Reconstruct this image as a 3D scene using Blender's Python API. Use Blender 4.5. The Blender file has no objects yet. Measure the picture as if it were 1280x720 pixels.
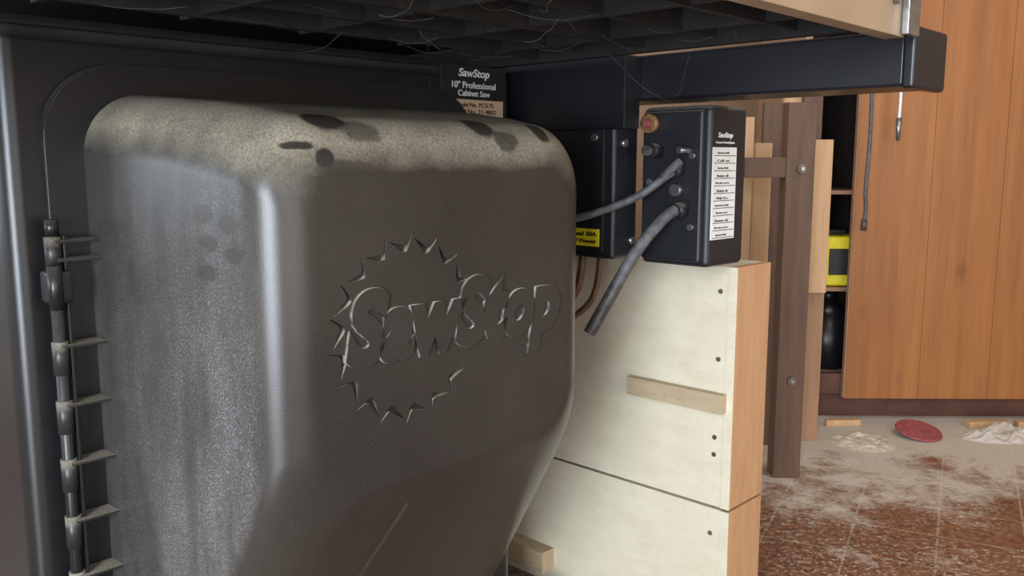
import bpy, bmesh, math, random
from mathutils import Vector, Matrix
random.seed(4)
H=0.74
ANG=math.radians(46)
scene=bpy.context.scene
scene.view_settings.view_transform='Standard'
COL=scene.collection

# ---------------------------------------------------------------- materials
def newmat(name):
    m=bpy.data.materials.new(name); m.use_nodes=True
    nt=m.node_tree; b=nt.nodes['Principled BSDF']
    return m,nt,b
def N(nt,t,**kw):
    n=nt.nodes.new(t)
    for k,v in kw.items(): setattr(n,k,v)
    return n
def ramp(nt,src,p0,p1,c0=(0,0,0,1),c1=(1,1,1,1)):
    r=N(nt,'ShaderNodeValToRGB'); e=r.color_ramp.elements
    e[0].position=p0; e[1].position=p1; e[0].color=c0; e[1].color=c1
    nt.links.new(src,r.inputs[0]); return r.outputs[0]
def math_(nt,op,a,b=None,clamp=False):
    n=N(nt,'ShaderNodeMath',operation=op); n.use_clamp=clamp
    for i,v in enumerate((a,b)):
        if v is None: continue
        if isinstance(v,(int,float)): n.inputs[i].default_value=v
        else: nt.links.new(v,n.inputs[i])
    return n.outputs[0]
def mixc(nt,f,a,b):
    n=N(nt,'ShaderNodeMix',data_type='RGBA')
    for i,v in ((0,f),(6,a),(7,b)):
        if isinstance(v,(int,float)): n.inputs[i].default_value=v
        elif isinstance(v,tuple): n.inputs[i].default_value=(v[0],v[1],v[2],1)
        else: nt.links.new(v,n.inputs[i])
    return n.outputs[2]
def coords(nt,scale=(1,1,1),rot=(0,0,0)):
    tc=N(nt,'ShaderNodeTexCoord'); mp=N(nt,'ShaderNodeMapping')
    mp.inputs['Scale'].default_value=scale; mp.inputs['Rotation'].default_value=rot
    nt.links.new(tc.outputs['Object'],mp.inputs[0]); return mp.outputs[0]
def noise(nt,vec,scale,detail=4,rough=.55):
    n=N(nt,'ShaderNodeTexNoise'); n.inputs['Scale'].default_value=scale
    n.inputs['Detail'].default_value=detail; n.inputs['Roughness'].default_value=rough
    nt.links.new(vec,n.inputs['Vector']); return n.outputs[0]
def bump(nt,b,h,strength=.2,dist=.002):
    n=N(nt,'ShaderNodeBump'); n.inputs['Strength'].default_value=strength; n.inputs['Distance'].default_value=dist
    nt.links.new(h,n.inputs['Height']); nt.links.new(n.outputs[0],b.inputs['Normal'])
def simple(name,c1,c2=None,rough=.5,metal=0,sc=20,bmp=.0,scale=(1,1,1),spec=.5):
    m,nt,b=newmat(name)
    c2=c2 or tuple(x*.75 for x in c1)
    v=coords(nt,scale); n=noise(nt,v,sc)
    nt.links.new(mixc(nt,ramp(nt,n,.35,.65),c1,c2),b.inputs['Base Color'])
    b.inputs['Roughness'].default_value=rough; b.inputs['Metallic'].default_value=metal
    b.inputs['Specular IOR Level'].default_value=spec
    if bmp: bump(nt,b,n,bmp)
    return m
def wood(name,c1,c2,scale=(14,14,1.2),rough=.5,sc=4,dark=None,knots=False):
    m,nt,b=newmat(name)
    v=coords(nt,scale); n=noise(nt,v,sc,8,.6)
    v2=coords(nt,(scale[0]*4,scale[1]*4,scale[2]*2)); n2=noise(nt,v2,sc*2,4)
    c=mixc(nt,ramp(nt,n,.3,.7),c1,c2)
    c=mixc(nt,math_(nt,'MULTIPLY',ramp(nt,n2,.55,.75),.35),c,dark or tuple(x*.5 for x in c2))
    if knots:
        kv=coords(nt,(7,7,3.5)); vo=N(nt,'ShaderNodeTexVoronoi'); vo.inputs['Scale'].default_value=1; nt.links.new(kv,vo.inputs['Vector'])
        k=ramp(nt,vo.outputs['Distance'],.03,.13,(1,1,1,1),(0,0,0,1))
        c=mixc(nt,math_(nt,'MULTIPLY',k,.6),c,(.13,.045,.015))
    nt.links.new(c,b.inputs['Base Color']); b.inputs['Roughness'].default_value=rough
    bump(nt,b,n2,.1,.001)
    return m

def dusty_plastic(name,base,dustc,smudges=(),side=False,rough=.36,amount=1.0,up0=.12,up1=.85,front=False,film_k=1.0):
    m,nt,b=newmat(name)
    v=coords(nt)
    geo=N(nt,'ShaderNodeNewGeometry'); sep=N(nt,'ShaderNodeSeparateXYZ')
    nt.links.new(geo.outputs['Normal'],sep.inputs[0])
    big=noise(nt,v,14,5); fine=noise(nt,v,420,2)
    fine2=noise(nt,v,900,2)
    nz=sep.outputs[2]
    if side: nz=math_(nt,'ADD',nz,math_(nt,'MULTIPLY',math_(nt,'SUBTRACT',noise(nt,v,30,6,.65),.5),.36))
    up=ramp(nt,nz,up0,up1)
    d=math_(nt,'MULTIPLY',up,ramp(nt,big,.28,.62,(.55,.55,.55,1)))
    d=math_(nt,'MULTIPLY',d,ramp(nt,fine,.3,.7,(.5,.5,.5,1)))
    tc=N(nt,'ShaderNodeTexCoord')
    wob=N(nt,'ShaderNodeTexNoise'); wob.inputs['Scale'].default_value=48
    nt.links.new(tc.outputs['Object'],wob.inputs['Vector'])
    def mask(p,rad,blur=.72,w=.9):
        s=N(nt,'ShaderNodeVectorMath',operation='SUBTRACT'); nt.links.new(tc.outputs['Object'],s.inputs[0]); s.inputs[1].default_value=p
        sc=N(nt,'ShaderNodeVectorMath',operation='DIVIDE'); nt.links.new(s.outputs[0],sc.inputs[0]); sc.inputs[1].default_value=rad
        l=N(nt,'ShaderNodeVectorMath',operation='LENGTH'); nt.links.new(sc.outputs[0],l.inputs[0])
        q=math_(nt,'ADD',l.outputs['Value'],math_(nt,'MULTIPLY',math_(nt,'SUBTRACT',wob.outputs[0],.5),w))
        mr=N(nt,'ShaderNodeMapRange'); mr.inputs[1].default_value=blur; mr.inputs[2].default_value=1; nt.links.new(q,mr.inputs[0])
        return mr.outputs[0]
    for p,rad,k in smudges:
        d=math_(nt,'MULTIPLY',d,math_(nt,'ADD',math_(nt,'MULTIPLY',mask(p,rad),k),1-k))
    film=math_(nt,'MULTIPLY',ramp(nt,noise(nt,v,5,5),.30,.75),.055*film_k)
    spk=ramp(nt,fine2,.62,.72)
    film=math_(nt,'ADD',film,math_(nt,'MULTIPLY',spk,.10*film_k))
    d=math_(nt,'ADD',math_(nt,'MULTIPLY',d,amount),film,True)
    col=mixc(nt,d,base,dustc)
    tot=d
    if side:
        dt=N(nt,'ShaderNodeVectorMath',operation='DOT_PRODUCT'); nt.links.new(geo.outputs['Normal'],dt.inputs[0]); dt.inputs[1].default_value=(-.695,-.719,0)
        sm=ramp(nt,dt.outputs['Value'],.80,.99)
        sv=coords(nt,(1,3,.7)); bigs=ramp(nt,noise(nt,sv,9,6,.65),.26,.68)
        sp=ramp(nt,noise(nt,v,650,3,.75),.50,.66)
        sz=N(nt,'ShaderNodeSeparateXYZ'); nt.links.new(tc.outputs['Object'],sz.inputs[0])
        low=N(nt,'ShaderNodeMapRange'); low.inputs[1].default_value=H+.05; low.inputs[2].default_value=H-.30; low.inputs[3].default_value=.45; low.inputs[4].default_value=1
        nt.links.new(sz.outputs[2],low.inputs[0])
        nr=N(nt,'ShaderNodeMapRange'); nr.inputs[1].default_value=.86; nr.inputs[2].default_value=.68; nr.inputs[3].default_value=.38; nr.inputs[4].default_value=1
        nt.links.new(sz.outputs[1],nr.inputs[0])
        sd=math_(nt,'MULTIPLY',math_(nt,'MULTIPLY',sm,bigs),math_(nt,'ADD',math_(nt,'MULTIPLY',sp,.52),.10))
        sd=math_(nt,'MULTIPLY',math_(nt,'MULTIPLY',sd,low.outputs[0]),nr.outputs[0])
        for cc,zz in ((.69,-.045),(.685,-.068),(.69,-.094),(.655,-.052),(.65,-.076)):
            sd=math_(nt,'MULTIPLY',sd,math_(nt,'ADD',math_(nt,'MULTIPLY',mask((.345,cc,H+zz),(.03,.016,.009)),.8),.2))
        # pale scrape mark on the lower sloping face
        for pa,pb,wd,k in (((.500,.63,H-.325),(.475,.69,H-.42),.0018,.10),):
            A=Vector(pa);B=Vector(pb);D=B-A;L2=D.length_squared
            s1=N(nt,'ShaderNodeVectorMath',operation='SUBTRACT'); nt.links.new(tc.outputs['Object'],s1.inputs[0]); s1.inputs[1].default_value=A
            dp=N(nt,'ShaderNodeVectorMath',operation='DOT_PRODUCT'); nt.links.new(s1.outputs[0],dp.inputs[0]); dp.inputs[1].default_value=D/L2
            cl=math_(nt,'ADD',dp.outputs['Value'],0.0,True)
            vm=N(nt,'ShaderNodeVectorMath',operation='SCALE'); vm.inputs[0].default_value=D; nt.links.new(cl,vm.inputs['Scale'])
            s2=N(nt,'ShaderNodeVectorMath',operation='SUBTRACT'); nt.links.new(s1.outputs[0],s2.inputs[0]); nt.links.new(vm.outputs[0],s2.inputs[1])
            s3=N(nt,'ShaderNodeVectorMath',operation='MULTIPLY'); nt.links.new(s2.outputs[0],s3.inputs[0]); s3.inputs[1].default_value=(1,.15,.6)
            l2=N(nt,'ShaderNodeVectorMath',operation='LENGTH'); nt.links.new(s3.outputs[0],l2.inputs[0])
            mr=N(nt,'ShaderNodeMapRange'); mr.inputs[1].default_value=wd*.3; mr.inputs[2].default_value=wd*2.4; mr.inputs[3].default_value=k; mr.inputs[4].default_value=0
            nt.links.new(l2.outputs['Value'],mr.inputs[0]); sd=math_(nt,'MAXIMUM',sd,mr.outputs[0])
        col=mixc(nt,sd,col,(.50,.51,.53))
        tot=math_(nt,'ADD',d,math_(nt,'MULTIPLY',sd,.5),True)
    if front:
        dt=N(nt,'ShaderNodeVectorMath',operation='DOT_PRODUCT'); nt.links.new(geo.outputs['Normal'],dt.inputs[0]); dt.inputs[1].default_value=(.719,-.695,0)
        wl_=ramp(nt,dt.outputs['Value'],.25,.9,(1,1,1,1),(0,0,0,1))
        wl_=math_(nt,'MULTIPLY',wl_,ramp(nt,noise(nt,v,60,3),.42,.62))
        col=mixc(nt,math_(nt,'MULTIPLY',wl_,.6),col,(.5,.47,.42))
    nt.links.new(col,b.inputs['Base Color'])
    r=math_(nt,'ADD',math_(nt,'MULTIPLY',tot,.6),rough,True)
    nt.links.new(r,b.inputs['Roughness'])
    bump(nt,b,noise(nt,v,700,2),.12,.0005)
    return m

M={}
M['cover']=dusty_plastic('cover_plastic',(.0235,.0210,.0195),(.43,.385,.29),
  smudges=[((.428,.636,H+.033),(.022,.020,.024),.93),((.455,.625,H+.022),(.026,.018,.016),.6),
           ((.608,.636,H+.032),(.019,.024,.026),.92),((.632,.618,H+.018),(.020,.016,.018),.7),((.690,.630,H+.026),(.012,.018,.020),.9),
           ((.412,.610,H+.001),(.009,.010,.010),.95),((.392,.617,H+.011),(.017,.014,.0045),.95),((.43,.606,H-.008),(.03,.012,.008),.6)],side=True,rough=.29,up0=.10,up1=.58)
M['black']=dusty_plastic('black_painted_steel',(.008,.0085,.010),(.16,.15,.13),rough=.30,amount=.6,film_k=.35)
M['ribs']=dusty_plastic('hinge_plastic',(.016,.016,.017),(.50,.44,.34),rough=.38,up0=.3,film_k=.4)
M['logo']=dusty_plastic('logo_plastic',(.0235,.0210,.0195),(.46,.42,.34),rough=.29,front=True,up0=.35)
M['iron']=simple('cast_iron_underside',(.006,.006,.007),(.014,.012,.010),.65,sc=25,bmp=.3)
M['tube']=simple('rail_powder_coat',(.007,.008,.012),(.010,.010,.014),.35,sc=40)
M['box']=dusty_plastic('box_plastic',(.009,.010,.015),(.30,.27,.23),rough=.45,amount=.7,film_k=.6,up0=.3)
M['beige']=simple('laminate_edge',(.38,.27,.17),(.32,.22,.14),.45,sc=8)
M['steel']=simple('zinc_steel',(.40,.40,.41),(.25,.25,.25),.35,.9,sc=60)
M['bolt']=simple('old_bolt',(.22,.18,.14),(.12,.09,.07),.5,.6,sc=60)
M['brass']=simple('brass',(.50,.28,.14),(.32,.14,.07),.45,.6,sc=200)
M['cable']=simple('grey_cable',(.125,.125,.13),(.06,.06,.065),.6,sc=90)
M['cabledark']=simple('dark_cable',(.030,.030,.033),(.09,.085,.08),.5,sc=120)
M['brownhose']=simple('brown_hose',(.16,.08,.04),(.08,.04,.02),.45,sc=80)
M['white']=simple('label_white',(.80,.80,.78),(.7,.7,.68),.5,sc=50)
M['cream']=simple('label_cream',(.62,.45,.30),(.55,.40,.28),.5,sc=50)
M['yellow']=simple('label_yellow',(.80,.68,.02),(.70,.58,.02),.5,sc=50)
M['blacktxt']=simple('print_black',(.01,.01,.01),(.02,.02,.02),.5)
M['ply']=wood('painted_plywood',(.69,.63,.49),(.61,.55,.41),(2,6,14),.5,3,(.50,.43,.31))
M['pine']=wood('pine_edge',(.56,.33,.18),(.46,.25,.12),(16,16,1.5),.5)
M['paleply']=wood('cleat_wood',(.50,.39,.26),(.40,.30,.19),(14,2,14),.6)
M['oldwood']=wood('weathered_wood',(.14,.075,.045),(.085,.045,.03),(14,14,1.5),.6)
M['lightwood']=wood('light_board',(.60,.38,.21),(.48,.28,.14),(14,14,1.0),.55)
M['midwood']=wood('brown_board',(.38,.21,.12),(.28,.15,.08),(14,14,1.0),.55)
M['panel']=wood('varnished_panel',(.36,.140,.040),(.25,.088,.024),(9,9,.5),.42,3,(.13,.045,.013),knots=True)
M['wallpanel']=wood('wall_panelling',(.34,.19,.10),(.24,.13,.07),(9,9,.7),.5,3)
M['wallpaint']=simple('wall_paint',(.60,.56,.50),(.54,.50,.44),.8,sc=3)
M['wallwarm']=wood('tan_panelling',(.48,.34,.23),(.40,.28,.18),(9,9,.7),.5,3)
M['ceil']=simple('ceiling_paint',(.55,.52,.48),(.50,.48,.44),.85,sc=3)
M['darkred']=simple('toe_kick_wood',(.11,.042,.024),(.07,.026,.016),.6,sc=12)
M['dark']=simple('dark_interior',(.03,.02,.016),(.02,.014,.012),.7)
M['red']=simple('red_abrasive',(.36,.08,.08),(.22,.05,.05),.8,sc=60)
M['rag']=simple('dusty_cloth',(.62,.58,.52),(.40,.33,.27),.9,sc=14,bmp=.4)
M['sawdust']=simple('sawdust',(.64,.57,.46),(.50,.42,.31),.95,sc=60,bmp=.8)
M['web']=simple('cobweb_thread',(.16,.155,.145),(.08,.075,.07),.8)

def floor_mat():
    m,nt,b=newmat('vinyl_tile_with_sawdust')
    v=coords(nt,(1,1,1),(0,0,math.radians(27)))
    br=N(nt,'ShaderNodeTexBrick'); br.offset=0; br.squash=1
    nt.links.new(v,br.inputs['Vector'])
    br.inputs['Scale'].default_value=1; br.inputs['Brick Width'].default_value=.155; br.inputs['Row Height'].default_value=.155
    br.inputs['Mortar Size'].default_value=.0026; br.inputs['Mortar Smooth'].default_value=.3
    br.inputs['Color1'].default_value=(.20,.080,.041,1); br.inputs['Color2'].default_value=(.14,.053,.028,1); br.inputs['Mortar'].default_value=(.36,.28,.20,1)
    w=coords(nt)
    vo=N(nt,'ShaderNodeTexVoronoi'); vo.inputs['Scale'].default_value=45; nt.links.new(v,vo.inputs['Vector'])
    c=mixc(nt,math_(nt,'MULTIPLY',ramp(nt,vo.outputs['Distance'],.2,.75),.35),br.outputs['Color'],(.32,.16,.085))
    c=mixc(nt,math_(nt,'MULTIPLY',ramp(nt,noise(nt,w,50,6,.65),.46,.62),.6),c,(.055,.024,.015))
    sep=N(nt,'ShaderNodeSeparateXYZ'); nt.links.new(w,sep.inputs[0])
    mr=N(nt,'ShaderNodeMapRange'); mr.inputs[1].default_value=1.65; mr.inputs[2].default_value=2.35; mr.inputs[3].default_value=-.02; mr.inputs[4].default_value=.28
    nt.links.new(sep.outputs[1],mr.inputs[0])
    n=noise(nt,w,4,12,.80)
    d=ramp(nt,math_(nt,'ADD',n,mr.outputs[0]),.53,.66)
    f=ramp(nt,noise(nt,w,80,5,.85),.53,.59)
    f=math_(nt,'MULTIPLY',f,ramp(nt,noise(nt,w,4,4),.34,.56))
    d=math_(nt,'MAXIMUM',math_(nt,'MULTIPLY',d,.85),math_(nt,'MULTIPLY',f,.85))
    nt.links.new(mixc(nt,d,c,(.60,.55,.46)),b.inputs['Base Color'])
    nt.links.new(math_(nt,'ADD',math_(nt,'MULTIPLY',d,.5),.33),b.inputs['Roughness'])
    bump(nt,b,noise(nt,w,90,3),.2,.002)
    return m
M['floor']=floor_mat()

# ---------------------------------------------------------------- helpers
def empty(name):
    e=bpy.data.objects.new(name,None); COL.objects.link(e); e.empty_display_size=.05; return e
def link(name,me,mat,parent,rot=True):
    o=bpy.data.objects.new(name,me); COL.objects.link(o)
    if rot: o.rotation_euler=(0,0,ANG if rot is True else rot[2]); 
    if rot is not True and rot: o.location=(rot[0],rot[1],0)
    if parent: o.parent=parent
    if mat and not me.materials: me.materials.append(mat)
    return o
def box(name,lo,hi,mat,parent=None,rot=True,bev=.0015,seg=2,smooth=True):
    bm=bmesh.new(); bmesh.ops.create_cube(bm,size=1)
    for v in bm.verts:
        v.co=Vector([ (lo[i]+hi[i])/2+v.co[i]*(hi[i]-lo[i]) for i in range(3)])
    if bev:
        bmesh.ops.bevel(bm,geom=bm.edges[:],offset=bev,segments=seg,profile=.5,affect='EDGES')
    me=bpy.data.meshes.new(name); bm.to_mesh(me); bm.free()
    if smooth:
        for p in me.polygons: p.use_smooth=True
        me.set_sharp_from_angle(angle=math.radians(40))
    o=link(name,me,mat,parent,rot)
    if smooth and bev:
        w=o.modifiers.new('wn','WEIGHTED_NORMAL'); w.keep_sharp=True
    return o
def cyl(name,p0,p1,r,mat,parent=None,rot=True,seg=24,r2=None):
    p0=Vector(p0); p1=Vector(p1); d=p1-p0
    bm=bmesh.new(); bmesh.ops.create_cone(bm,cap_ends=True,segments=seg,radius1=r,radius2=r if r2 is None else r2,depth=d.length)
    q=d.to_track_quat('Z','Y').to_matrix().to_4x4(); q.translation=(p0+p1)/2
    bm.transform(q); me=bpy.data.meshes.new(name); bm.to_mesh(me); bm.free()
    for p in me.polygons: p.use_smooth=len(p.vertices)==4
    return link(name,me,mat,parent,rot)
def cable(name,pts,r,mat,parent=None,rot=True):
    cu=bpy.data.curves.new(name,'CURVE'); cu.dimensions='3D'; cu.bevel_depth=r; cu.bevel_resolution=5; cu.resolution_u=16; cu.use_fill_caps=True
    s=cu.splines.new('NURBS'); s.points.add(len(pts)-1)
    for i,p in enumerate(pts): s.points[i].co=(*p,1)
    s.use_endpoint_u=True; s.order_u=3
    o=bpy.data.objects.new(name+'_tmp',cu); COL.objects.link(o)
    bpy.context.view_layer.update()
    me=bpy.data.meshes.new_from_object(o.evaluated_get(bpy.context.evaluated_depsgraph_get()))
    bpy.data.objects.remove(o)
    for p in me.polygons: p.use_smooth=True
    me.materials.clear()
    return link(name,me,mat,parent,rot)
def text(name,s,center,width,height,mat,parent,face='n',ext=.0003,bev=0,shear=0,bold=.0,rot=True):
    cu=bpy.data.curves.new(name,'FONT'); cu.body=s; cu.size=1; cu.shear=shear; cu.offset=bold
    cu.resolution_u=6
    o=bpy.data.objects.new(name+'_tmp',cu); COL.objects.link(o)
    k=.3
    cu.extrude=ext/k; cu.bevel_depth=bev/k if bev else 0; cu.bevel_resolution=2
    bpy.context.view_layer.update()
    me=bpy.data.meshes.new_from_object(o.evaluated_get(bpy.context.evaluated_depsgraph_get()))
    bpy.data.objects.remove(o)
    xs=[v.co.x for v in me.vertices]; ys=[v.co.y for v in me.vertices]; zs=[v.co.z for v in me.vertices]
    w=max(xs)-min(xs); hh=max(ys)-min(ys); cx=(max(xs)+min(xs))/2; cy=(max(ys)+min(ys))/2
    kx=width/w; ky=(height/hh) if height else kx; kz=ext*1.0/max(max(zs),1e-6)
    for v in me.vertices:
        tx=(v.co.x-cx)*kx; ty=(v.co.y-cy)*ky; tz=v.co.z*kz
        if face=='n': v.co=Vector((center[0]+tx,center[1]-tz,center[2]+ty))
        else: v.co=Vector((center[0]-tz,center[1]-tx,center[2]+ty))
    me.materials.clear()
    return link(name,me,mat,parent,rot)

# ================================================================ MOTOR COVER
WALL=.896
cover=empty('motor_cover')
E=.286
def ztop(e):
    pts=[(0,.064),(.145,.052),(.20,.045),(.251,.036),(.30,.026)]
    for (a,za),(b_,zb) in zip(pts,pts[1:]):
        if e<=b_: return za+(zb-za)*(e-a)/(b_-a)
    return pts[-1][1]
def zbot(e):
    if e<.08: return -.635+.1*e
    return -.627+(e-.08)*1.612
def ring(e,ins,insb):
    f=e/E
    sl=.327+.028*f+ins; sr=.80-.050*f-ins; zt=H+ztop(e)-ins*1.0; zb=H+zbot(e)+insb
    rt=.060-ins*.4; rb=.070-ins*.4
    c=WALL-.006-e
    P=[]; n=12
    for (cx,cz,r,a0) in ((sr-rt,zt-rt,rt,0),(sl+rt,zt-rt,rt,90),(sl+rb,zb+rb,rb,180),(sr-rb,zb+rb,rb,270)):
        for k in range(n+1):
            a=math.radians(a0+90*k/n); P.append(Vector((cx+r*math.cos(a),c,cz+r*math.sin(a))))
    return P
rings=[]
for e in (0,.004,.04,.08,.09,.11,.145,.175,.20,.225,.238): rings.append(ring(e,0,0))
rf=.044
for k in range(1,15):
    ph=math.radians(90*k/14)
    rings.append(ring(E-rf+rf*math.sin(ph),rf*(1-math.cos(ph)),.007*(1-math.cos(ph))))
rings.append(ring(E,rf+.004,.011))
bm=bmesh.new(); R=[[bm.verts.new(p) for p in r] for r in rings]
n=len(R[0])
for a,b_ in zip(R,R[1:]):
    for i in range(n): bm.faces.new((a[i],b_[i],b_[(i+1)%n],a[(i+1)%n]))
bm.faces.new(R[0]); bm.faces.new(R[-1])
bmesh.ops.recalc_face_normals(bm,faces=bm.faces[:])
me=bpy.data.meshes.new('cover_shell'); bm.to_mesh(me); bm.free()
shell=link('cover_shell',me,M['cover'],cover)
FRONT=WALL-.006-E
# engraved saw-blade teeth: each a hook (steep tooth face) running into a long shallow back
bm=bmesh.new(); CX,CZ,RR=.493,H-.150,.0805; NT=18
for i in range(NT):
    pitch=2*math.pi/NT; th0=i*pitch+.12
    mx=CX+RR*math.cos(th0+pitch*.4); mz=CZ+RR*math.sin(th0+pitch*.4)
    if mx>CX+.03 and abs(mz-(H-.150))<.038: continue
    out=[];inn=[];K=20
    for k in range(K+1):
        f=k/K; a=th0+pitch*.90*f
        q=min(1,f/.30)
        mid=RR+.0055-.0125*math.sin(q*math.pi/2)
        if f>.30: mid+=.0085*((f-.30)/.70)**1.4
        w=.0030*(math.sin(math.pi*min(1,(.14+f*.86))))**.8+.0003
        if f>.55: w*=1-.6*(f-.55)/.45
        out.append((mid+w*.5,a)); inn.append((mid-w*1.3,a))
    poly=out+inn[::-1]
    pts=[(CX+r*math.cos(a),CZ+r*math.sin(a)) for r,a in poly]
    va=[bm.verts.new((x,FRONT-.003,z)) for x,z in pts]; vb=[bm.verts.new((x,FRONT+.0048,z)) for x,z in pts]
    bm.faces.new(va); bm.faces.new(vb[::-1])
    m_=len(pts)
    for k in range(m_): bm.faces.new((va[k],vb[k],vb[(k+1)%m_],va[(k+1)%m_]))
bmesh.ops.recalc_face_normals(bm,faces=bm.faces[:])
cm=bpy.data.meshes.new('cut'); bm.to_mesh(cm); bm.free()
cut=bpy.data.objects.new('cut',cm); cut.rotation_euler=(0,0,ANG); COL.objects.link(cut)
mod=shell.modifiers.new('b','BOOLEAN'); mod.operation='DIFFERENCE'; mod.object=cut; mod.solver='EXACT'
bpy.context.view_layer.update()
nm=bpy.data.meshes.new_from_object(shell.evaluated_get(bpy.context.evaluated_depsgraph_get()))
shell.modifiers.clear(); shell.data=nm; bpy.data.objects.remove(cut)
for p in nm.polygons: p.use_smooth=True
nm.set_sharp_from_angle(angle=math.radians(35))
w=shell.modifiers.new('wn','WEIGHTED_NORMAL'); w.keep_sharp=True
text('logo_lettering','SawStop',(.559,FRONT+.0005,H-.152),.274,.088,M['logo'],cover,'n',ext=.0034,bev=.0018,shear=.2,bold=.06)

# flange plate, hinge, ribs
def rrect_plate(name,s0,s1,z0,z1,r,c0,c1,mat,parent):
    bm=bmesh.new(); P=[]
    for (cx,cz,a0) in ((s1-r,z1-r,0),(s0+r,z1-r,90),(s0+r,z0+r,180),(s1-r,z0+r,270)):
        for k in range(13):
            a=math.radians(a0+90*k/12); P.append((cx+r*math.cos(a),cz+r*math.sin(a)))
    va=[bm.verts.new((x,c0,z)) for x,z in P]; vb=[bm.verts.new((x,c1,z)) for x,z in P]
    fa=bm.faces.new(va); bm.faces.new(vb[::-1]); m_=len(P)
    for k in range(m_): bm.faces.new((va[k],vb[k],vb[(k+1)%m_],va[(k+1)%m_]))
    bmesh.ops.recalc_face_normals(bm,faces=bm.faces[:])
    bmesh.ops.bevel(bm,geom=[e for e in bm.edges if abs(e.verts[0].co.y-e.verts[1].co.y)<1e-6 and e.verts[0].co.y<(c0+c1)/2],offset=.002,segments=3,affect='EDGES')
    me=bpy.data.meshes.new(name); bm.to_mesh(me); bm.free()
    return link(name,me,mat,parent)
rrect_plate('flange_plate',.292,.845,H-.66,H+.092,.075,.885,WALL,M['black'],cover)
cyl('hinge_rod',(.290,.874,H-.62),(.290,.874,H-.062),.0058,M['black'],cover)
cyl('hinge_rod_tip',(.290,.874,H-.070),(.290,.874,H-.055),.0062,M['black'],cover)
zs=[-.075,-.174]+[-.174-.0575*k for k in range(1,8)]
for i,z in enumerate(zs):
    box('hinge_rib_%d'%i,(.290,.862,H+z-.0014),(.334,.888,H+z+.0014),M['ribs'],cover,bev=.0006)
    box('hinge_leaf_%d'%i,(.290,.880,H+z-.030),(.306,.888,H+z-.0014),M['black'],cover,bev=.001)
    cyl('hinge_knuckle_%d'%i,(.290,.874,H+z-.028),(.290,.874,H+z+.004),.0075,M['ribs'],cover)
box('hinge_rib_9',(.290,.862,H-.094),(.334,.888,H-.091),M['ribs'],cover,bev=.0006)
box('hinge_upright',(.297,.868,H-.62),(.3005,.888,H-.07),M['black'],cover,bev=.001)
box('latch_block',(.279,.860,H-.133),(.302,.884,H-.102),M['black'],cover,bev=.004)
cyl('latch_barrel',(.286,.863,H-.138),(.286,.863,H-.097),.0065,M['black'],cover)

# ================================================================ TABLE SAW
saw=empty('table_saw')
box('cabinet_body',(.258,WALL,.03),(.93,1.46,.866),M['black'],saw,bev=.018,seg=6)
box('cabinet_top_flange',(.245,.889,.862),(.76,1.47,.87),M['black'],saw,bev=.001)
box('cabinet_seam_strip',(.770,.893,H-.1),(.774,.897,.846),M['iron'],saw,bev=.0005)
box('cabinet_plinth',(.22,.86,0),(.97,1.50,.045),M['black'],saw,bev=.004)
box('table_slab',(-.65,.372,.905),(.934,1.62,.935),M['iron'],saw,bev=.002)
box('laminate_edge_band',(-.65,.352,.862),(.934,.372,.94),M['beige'],saw,bev=.001)
box('table_end_skirt',(.922,.374,.872),(.934,1.62,.906),M['iron'],saw,bev=.001)
for i,c in enumerate((.46,.56,.66,.76,.84)):
    box('table_rib_long_%d'%i,(-.64,c,.878+.003*(i%2)),(.922,c+.007,.906),M['iron'],saw,bev=.001)
for i in range(11):
    s=-.55+i*.14
    box('table_rib_cross_%d'%i,(s,.374,.880),(s+.007,.885,.906),M['iron'],saw,bev=.001)
box('rail_tube',(.968,.362,H+.0765),(1.054,1.60,H+.135),M['tube'],saw,bev=.004,seg=3)
box('rail_end_cap',(.964,.350,H+.074),(1.058,.364,H+.138),M['tube'],saw,bev=.004,seg=3)
box('rail_mount_plate',(.934,.70,H+.04),(.968,1.55,H+.134),M['tube'],saw,bev=.002)
box('edge_bracket',(.924,.344,.864),(.955,.351,.95),M['steel'],saw,bev=.001)
box('edge_bracket_leg',(.950,.351,.875),(.955,.50,.95),M['steel'],saw,bev=.001)
cyl('edge_bolt',(.905,.352,.897),(.905,.347,.897),.006,M['steel'],saw)
box('nameplate',(.79,.893,H+.056),(.912,.8965,H+.126),M['blacktxt'],saw,bev=.001)
text('nameplate_brand','SawStop',(.850,.8925,H+.115),.058,.014,M['white'],saw,shear=.2,bold=.02)
text('nameplate_line_1','10" Professional',(.850,.8925,H+.1005),.082,.009,M['white'],saw,bold=.01)
text('nameplate_line_2','Cabinet Saw',(.850,.8925,H+.0895),.060,.008,M['white'],saw,bold=.01)
box('serial_plate',(.80,.8915,H+.046),(.905,.8935,H+.081),M['cream'],saw,bev=.0005)
text('serial_line_1','Model No. PCS175',(.850,.891,H+.074),.07,.006,M['blacktxt'],saw)
text('serial_line_2','Serial No. 31-4802',(.850,.891,H+.065),.08,.006,M['blacktxt'],saw)

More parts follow.
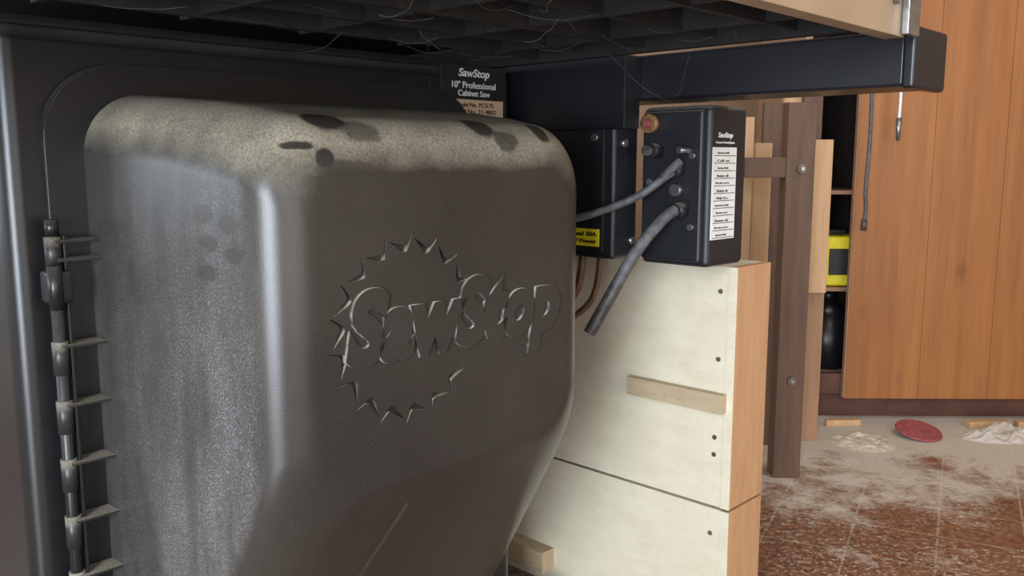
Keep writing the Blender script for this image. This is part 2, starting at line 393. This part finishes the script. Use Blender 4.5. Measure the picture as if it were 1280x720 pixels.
# ================================================================ SWITCH / CONTROL BOXES
b1=empty('contactor_box')
box('housing',(.95,.727,H-.135),(1.004,.90,H+.072),M['box'],b1,bev=.006,seg=4)
box('lid',(.945,.742,H-.125),(.951,.88,H+.062),M['box'],b1,bev=.002)
cyl('side_screw_1',(.965,.728,H+.022),(.965,.719,H+.022),.005,M['steel'],b1)
cyl('side_screw_2',(.985,.728,H-.11),(.985,.719,H-.11),.005,M['steel'],b1)
cyl('lid_screw',(.946,.755,H+.03),(.940,.755,H+.03),.005,M['steel'],b1)
box('warning_label',(.9437,.747,H-.118),(.9452,.86,H-.094),M['yellow'],b1,bev=.0002)
text('warning_text_1','Second 30A',(.9433,.778,H-.101),.055,.006,M['blacktxt'],b1,'u',bold=.02)
text('warning_text_2','120V Power',(.9433,.778,H-.111),.055,.006,M['blacktxt'],b1,'u',bold=.02)

b2=empty('control_box')
box('housing',(1.006,.614,H-.142),(1.098,.722,H+.070),M['box'],b2,bev=.008,seg=4)
box('lid',(.997,.622,H-.135),(1.008,.716,H+.064),M['box'],b2,bev=.004,seg=3)
for i,(c,z) in enumerate(((.634,.005),(.634,-.088),(.705,-.115),(.70,-.03))):
    cyl('lid_screw_%d'%i,(.998,c,H+z),(.991,c,H+z),.0042,M['steel'],b2)
cyl('indicator_lamp_bezel',(.998,.700,H+.048),(.986,.700,H+.048),.0125,M['brass'],b2)
cyl('indicator_lamp',(.987,.700,H+.048),(.982,.700,H+.048),.0065,M['red'],b2,r2=.004)
cyl('gland_1',(.998,.690,H+.012),(.978,.690,H+.012),.0095,M['box'],b2)
cyl('gland_1_cap',(.980,.690,H+.012),(.968,.690,H+.012),.007,M['cabledark'],b2)
cyl('gland_2',(.998,.655,H-.014),(.984,.657,H-.016),.0085,M['box'],b2)
cyl('gland_3',(.998,.649,H-.065),(.984,.652,H-.068),.011,M['box'],b2)
cyl('gland_4',(.998,.655,H-.04),(.985,.655,H-.04),.008,M['steel'],b2)
cyl('peg_1',(.998,.636,H+.012),(.970,.640,H+.012),.004,M['steel'],b2)
box('spec_label',(1.010,.6125,H-.105),(1.068,.6145,H+.016),M['white'],b2,bev=.0002)
for i in range(12):
    z=H+.010-.0098*i
    box('label_line_%d'%i,(1.013,.6119,z-.0052),(1.065,.6127,z-.0045),M['blacktxt'],b2,bev=0)
    text('label_print_%d'%i,random.choice(['Status ok','System fault','Brake pos','Switch off','Wait 15 s','Call us']),(1.034,.6122,z-.0015),.026+.01*random.random(),.0032,M['blacktxt'],b2)
text('box_brand','SawStop',(1.040,.6135,H+.031),.036,.009,M['white'],b2,shear=.2,bold=.02)
text('box_line','Contactor Control System',(1.040,.6135,H+.022),.046,.004,M['white'],b2)

cb=empty('power_cable')
cable('cord',[(.984,.652,H-.066),(.975,.655,H-.070),(.963,.662,H-.082),(.935,.676,H-.115),(.918,.688,H-.150),(.902,.702,H-.190),(.890,.714,H-.222)],.0078,M['cable'],cb)
cable('cord_sleeve',[(.914,.6915,H-.160),(.902,.702,H-.190),(.888,.716,H-.226)],.0084,M['cabledark'],cb)
cb2=empty('power_cable')
cable('cord',[(.984,.657,H-.016),(.975,.662,H-.022),(.958,.690,H-.048),(.93,.725,H-.066),(.906,.75,H-.077),(.90,.80,H-.085),(.915,.86,H-.09)],.0052,M['cable'],cb2)
cable('cord_branch',[(.990,.650,H-.002),(.980,.657,H-.012),(.972,.664,H-.024)],.0060,M['cable'],cb2)
cb3=empty('flexible_conduit')
cable('loop_1',[(.975,.80,H-.13),(.972,.80,H-.17),(.965,.81,H-.20),(.945,.83,H-.215),(.93,.86,H-.19),(.925,.90,H-.18)],.006,M['brownhose'],cb3)
cable('loop_2',[(.990,.78,H-.13),(.988,.78,H-.185),(.975,.80,H-.22),(.955,.83,H-.235),(.93,.88,H-.21)],.005,M['brownhose'],cb3)

# ================================================================ PLYWOOD CABINET
pc=empty('plywood_cabinet')
for nme,z0,z1 in (('upper',H-.507,H-.150),('lower',.0,H-.511)):
    box(nme+'_side_panel',(1.10,.636,z0),(1.118,1.30,z1),M['ply'],pc,bev=.001)
    box(nme+'_pine_frame',(1.101,.6225,z0),(1.197,.637,z1),M['pine'],pc,bev=.0015)
    box(nme+'_ply_lip',(1.099,.6225,z0),(1.1015,.6365,z1),M['ply'],pc,bev=.0005)
    box(nme+'_far_panel',(1.179,.637,z0),(1.197,1.30,z1),M['ply'],pc,bev=.001)
    box(nme+'_back_panel',(1.118,1.28,z0),(1.179,1.30,z1),M['ply'],pc,bev=.001)
    box(nme+'_top_board',(1.118,.637,z1-.018),(1.179,1.28,z1-.001),M['ply'],pc,bev=.001)
box('cleat',(1.086,.632,H-.362),(1.10,.80,H-.334),M['paleply'],pc,bev=.001)
box('lower_cleat',(1.07,.96,H-.71),(1.10,1.06,H-.672),M['paleply'],pc,bev=.001)
for i,(c,z) in enumerate(((.648,-.186),(.648,-.285),(.650,-.402),(.650,-.428),(.652,-.55))):
    cyl('screw_%d'%i,(1.1005,c,H+z),(1.0985,c,H+z),.0035,M['bolt'],pc)

# ================================================================ ROOM
def wbox(name,lo,hi,mat,parent=None,rot=None,bev=.002):
    return box(name,lo,hi,mat,parent,rot,bev)
FY=-1.9
wbox('floor',(-2.6,FY-.1,-.05),(2.9,3.4,0),M['floor'],bev=0)
wbox('ceiling',(-2.6,FY-.1,2.45),(2.9,3.4,2.5),M['ceil'],bev=0)
wbox('wall_back',(-2.6,3.3,0),(2.9,3.4,2.45),M['wallpanel'],bev=0)
wbox('wall_right',(2.8,FY-.1,0),(2.9,3.3,2.45),M['wallwarm'],bev=0)
wl=empty('wall_left')
wbox('left_lower',(-2.6,FY-.1,0),(-2.5,3.3,.55),M['wallpaint'],wl,bev=0)
wbox('left_upper',(-2.6,FY-.1,2.1),(-2.5,3.3,2.45),M['wallpaint'],wl,bev=0)
wbox('left_near',(-2.6,FY-.1,.55),(-2.5,-.6,2.1),M['wallpaint'],wl,bev=0)
wbox('left_far',(-2.6,2.2,.55),(-2.5,3.3,2.1),M['wallpaint'],wl,bev=0)
wn=empty('window_1')
for i,y in enumerate((-.6,.78,2.14)):
    wbox('mullion_%d'%i,(-2.57,y,.55),(-2.52,y+.06,2.1),M['white'],wn)
wbox('sill',(-2.6,-.62,.52),(-2.44,2.22,.55),M['white'],wn)
wbox('head',(-2.58,-.62,2.05),(-2.5,2.22,2.1),M['white'],wn)
# front wall behind the camera: open side door (left) and a gap added to let light in (right)
wf=empty('wall_front')
wbox('front_upper',(-2.5,FY-.1,2.15),(2.8,FY,2.45),M['wallpaint'],wf,bev=0)
wbox('front_left',(-2.5,FY-.1,0),(-1.35,FY,2.15),M['wallpaint'],wf,bev=0)
wbox('front_mid',(-.35,FY-.1,0),(.4,FY,2.15),M['wallpaint'],wf,bev=0)
dn=empty('door_1')
wbox('jamb_1',(-1.37,FY-.1,0),(-1.32,FY+.02,2.15),M['white'],dn)
wbox('jamb_2',(-.38,FY-.1,0),(-.33,FY+.02,2.15),M['white'],dn)
wbox('jamb_head',(-1.37,FY-.1,2.10),(-.33,FY+.02,2.15),M['white'],dn)

# ================================================================ RIGHT CABINET
ra=math.radians(-.8)
RB=(.945,2.45,ra)
cab=empty('wooden_cupboard')
def cbx(n_,lo,hi,m_,bev=.002): return box(n_,lo,hi,m_,cab,RB,bev)
for i,(a,b_) in enumerate(((0,.2055),(.2063,.4005),(.4013,.66),(.6608,1.0),(1.0008,1.4))):
    cbx('door_plank_%d'%i,(a,-.02,.068),(b_,0,2.3),M['panel'],.0008)
cbx('door_edge_strip',(-.004,-.018,.070),(0,.0,2.3),M['midwood'],.0005)
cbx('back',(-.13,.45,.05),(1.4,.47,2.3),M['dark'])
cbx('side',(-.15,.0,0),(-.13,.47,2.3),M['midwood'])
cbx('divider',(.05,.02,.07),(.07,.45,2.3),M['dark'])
for i,z in enumerate((H-.605,H-.36,H-.085,H+.25)):
    cbx('shelf_%d'%i,(-.13,.03,z-.012),(.05,.45,z),M['midwood'])
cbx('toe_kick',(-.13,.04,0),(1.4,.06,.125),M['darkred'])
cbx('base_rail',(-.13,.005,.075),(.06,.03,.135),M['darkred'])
yc=empty('yellow_tool_case')
box('case',(-.065,.035,H-.358),(.045,.19,H-.215),M['yellow'],yc,RB,.01,3)
box('badge',(-.045,.031,H-.325),(.02,.037,H-.250),M['blacktxt'],yc,RB,.002)
box('handle',(-.05,.09,H-.217),(.02,.12,H-.20),M['blacktxt'],yc,RB,.004)
bt=empty('black_jug')
cyl('body',(-.02,.10,H-.603),(-.02,.10,H-.45),.055,M['tube'],bt,RB)
cyl('shoulder',(-.02,.10,H-.45),(-.02,.10,H-.405),.055,M['tube'],bt,RB,r2=.02)
cyl('cap',(-.02,.10,H-.405),(-.02,.10,H-.38),.021,M['tube'],bt,RB)

cord=empty('hanging_cord')
cable('wire',[(.950,2.38,1.5),(.948,2.38,1.2),(.952,2.38,.95),(.956,2.38,.78),(.949,2.38,.66),(.956,2.38,.60),(.952,2.38,.575)],.005,M['cable'],cord,None)
cyl('plug',(.952,2.38,.58),(.951,2.38,.55),.008,M['cabledark'],cord,None)
cyl('hook',(.952,2.38,1.5),(.960,2.425,1.5),.006,M['steel'],cord,None)
cord2=empty('hanging_cord')
cable('wire',[(1.030,2.38,1.5),(1.027,2.38,1.1),(1.031,2.38,.90),(1.029,2.38,.84)],.004,M['white'],cord2,None)
cyl('ferrule',(1.029,2.38,.85),(1.029,2.38,.79),.008,M['steel'],cord2,None,r2=.005)
cyl('hook',(1.030,2.38,1.5),(1.030,2.425,1.5),.006,M['steel'],cord2,None)

# ---------------------------------------------------------------- posts and boards
post=empty('wooden_post')
wbox('upright',(.612,1.98,0),(.675,2.03,.865),M['oldwood'],post)
wbox('arm',(.52,1.985,.70),(.640,2.025,.745),M['oldwood'],post)
for i,z in enumerate((.72,.235)):
    cyl('bolt_%d'%i,(.645,1.98,z),(.645,1.972,z),.010,M['bolt'],post,None)
    cyl('bolt_head_%d'%i,(.645,1.974,z),(.645,1.968,z),.005,M['steel'],post,None,seg=6)
def board(n_,x,y,w,z0,z1,m_,lean=0,t=.02):
    return wbox(n_,(x-w/2,y,z0),(x+w/2,y+t,z1),M[m_])
pl=empty('wood_plank')
wbox('plank',(.717,2.26,0),(.812,2.28,.765),M['midwood'],pl)
wbox('batten',(.752,2.238,.40),(.808,2.26,.79),M['lightwood'],pl)
board('wood_plank',.780,2.32,.05,.0,.93,'oldwood')
board('wood_plank',.553,2.12,.045,0,.84,'lightwood')
board('wood_plank',.612,2.16,.04,0,.78,'lightwood')
board('wood_plank',.660,2.22,.07,0,.88,'oldwood')
board('wood_plank',.735,2.34,.05,0,.95,'lightwood')
board('wood_plank',.50,2.2,.05,0,.78,'white')
board('wood_plank',.60,2.9,.30,0,.60,'midwood')

# ---------------------------------------------------------------- floor clutter
def disc(name,x,y,z,r,mat,tilt):
    bm=bmesh.new(); bmesh.ops.create_cone(bm,cap_ends=True,segments=40,radius1=r,radius2=r*.97,depth=.004)
    me=bpy.data.meshes.new(name); bm.to_mesh(me); bm.free(); me.materials.append(mat)
    o=bpy.data.objects.new(name,me); COL.objects.link(o); o.location=(x,y,z); o.rotation_euler=tilt; return o
disc('sanding_disc',1.10,2.30,.016,.060,M['red'],(math.radians(11),math.radians(4),0))
def heap(name,x,y,rx,ry,h,mat,seed,rough=.5):
    from mathutils import noise as mn
    bm=bmesh.new(); bmesh.ops.create_grid(bm,x_segments=40,y_segments=40,size=1)
    for v in bm.verts:
        r=min(1,math.hypot(v.co.x,v.co.y)); k=max(0,1-r**1.5)
        n_=mn.noise(Vector((v.co.x*3+seed,v.co.y*3,seed)))+.5*mn.noise(Vector((v.co.x*9+seed,v.co.y*9,seed)))
        z=h*k*(1+rough*n_)-.002
        v.co=Vector((x+v.co.x*rx,y+v.co.y*ry,max(z,-.002)))
    me=bpy.data.meshes.new(name); bm.to_mesh(me); bm.free()
    for p in me.polygons: p.use_smooth=True
    me.materials.append(mat); o=bpy.data.objects.new(name,me); COL.objects.link(o); return o
heap('sawdust_heap',.93,2.25,.095,.10,.012,M['sawdust'],1,1.2)
heap('cleaning_rag',1.33,2.28,.13,.055,.03,M['rag'],8,1.3)
heap('cleaning_rag',1.62,2.30,.12,.05,.028,M['rag'],11,1.3)
sc=empty('wood_offcuts')
for i,(x,y,w,l,a) in enumerate(((1.33,2.385,.03,.12,.1),(1.48,2.375,.03,.14,-.1),(.93,2.395,.02,.10,.05))):
    o=wbox('offcut_%d'%i,(-l/2,-w/2,0),(l/2,w/2,.018),M['lightwood'],sc); o.location=(x,y,0); o.rotation_euler=(0,0,a)

# ---------------------------------------------------------------- cobwebs
web=empty('cobwebs')
def thread(i,a,b_,sag):
    a=Vector(a);b_=Vector(b_); pts=[]
    for k in range(7):
        f=k/6; p=a.lerp(b_,f); p.z-=sag*4*f*(1-f); p.x+=random.uniform(-.004,.004); pts.append(tuple(p))
    cable('thread_%d'%i,pts,.00014,M['web'],web)
for i in range(34):
    s=random.uniform(.30,.92); c=random.uniform(.5,.86)
    thread(i,(s,c,.878),(s+random.uniform(-.08,.08),c+random.uniform(-.06,.06),.878-random.choice((0,0,0,.02))),random.uniform(.001,.010))
thread(40,(.93,.60,.872),(.98,.66,H+.08),.02)
thread(42,(.90,.70,.872),(1.0,.63,H+.07),.02)

# ---------------------------------------------------------------- lights
def area(name,loc,target,sx,sy,e,col):
    l=bpy.data.lights.new(name,'AREA'); l.shape='RECTANGLE'; l.size=sx; l.size_y=sy; l.energy=e; l.color=col
    o=bpy.data.objects.new(name,l); COL.objects.link(o); o.location=loc
    o.rotation_euler=(Vector(target)-Vector(loc)).to_track_quat('-Z','Y').to_euler(); return o
area('window_daylight',(-2.45,.8,1.33),(0,.8,1.2),2.6,1.4,38,(.80,.90,1))
area('side_door_daylight',(-.85,FY+.04,1.06),(-.85,0,1.06),.94,2.04,160,(.82,.91,1))
area('front_gap_fill',(1.6,FY-.02,1.08),(1.2,0,.9),2.3,2.1,34,(1,.95,.88))  # added warm fill light across the unseen right-hand gap
area('ceiling_lamp',(1.5,1.0,2.40),(1.5,1.0,0),.9,.4,15,(1,.95,.87))
w=bpy.data.worlds.new('world'); scene.world=w; w.use_nodes=True
w.node_tree.nodes['Background'].inputs[0].default_value=(.85,.92,1,1); w.node_tree.nodes['Background'].inputs[1].default_value=1.0

cam=bpy.data.cameras.new('camera'); cam.lens=1100/1280*36; cam.sensor_width=36; cam.clip_start=.02
co=bpy.data.objects.new('camera',cam); COL.objects.link(co); co.location=(0,0,H); co.rotation_euler=(math.radians(90-8.3),0,0)
scene.camera=co
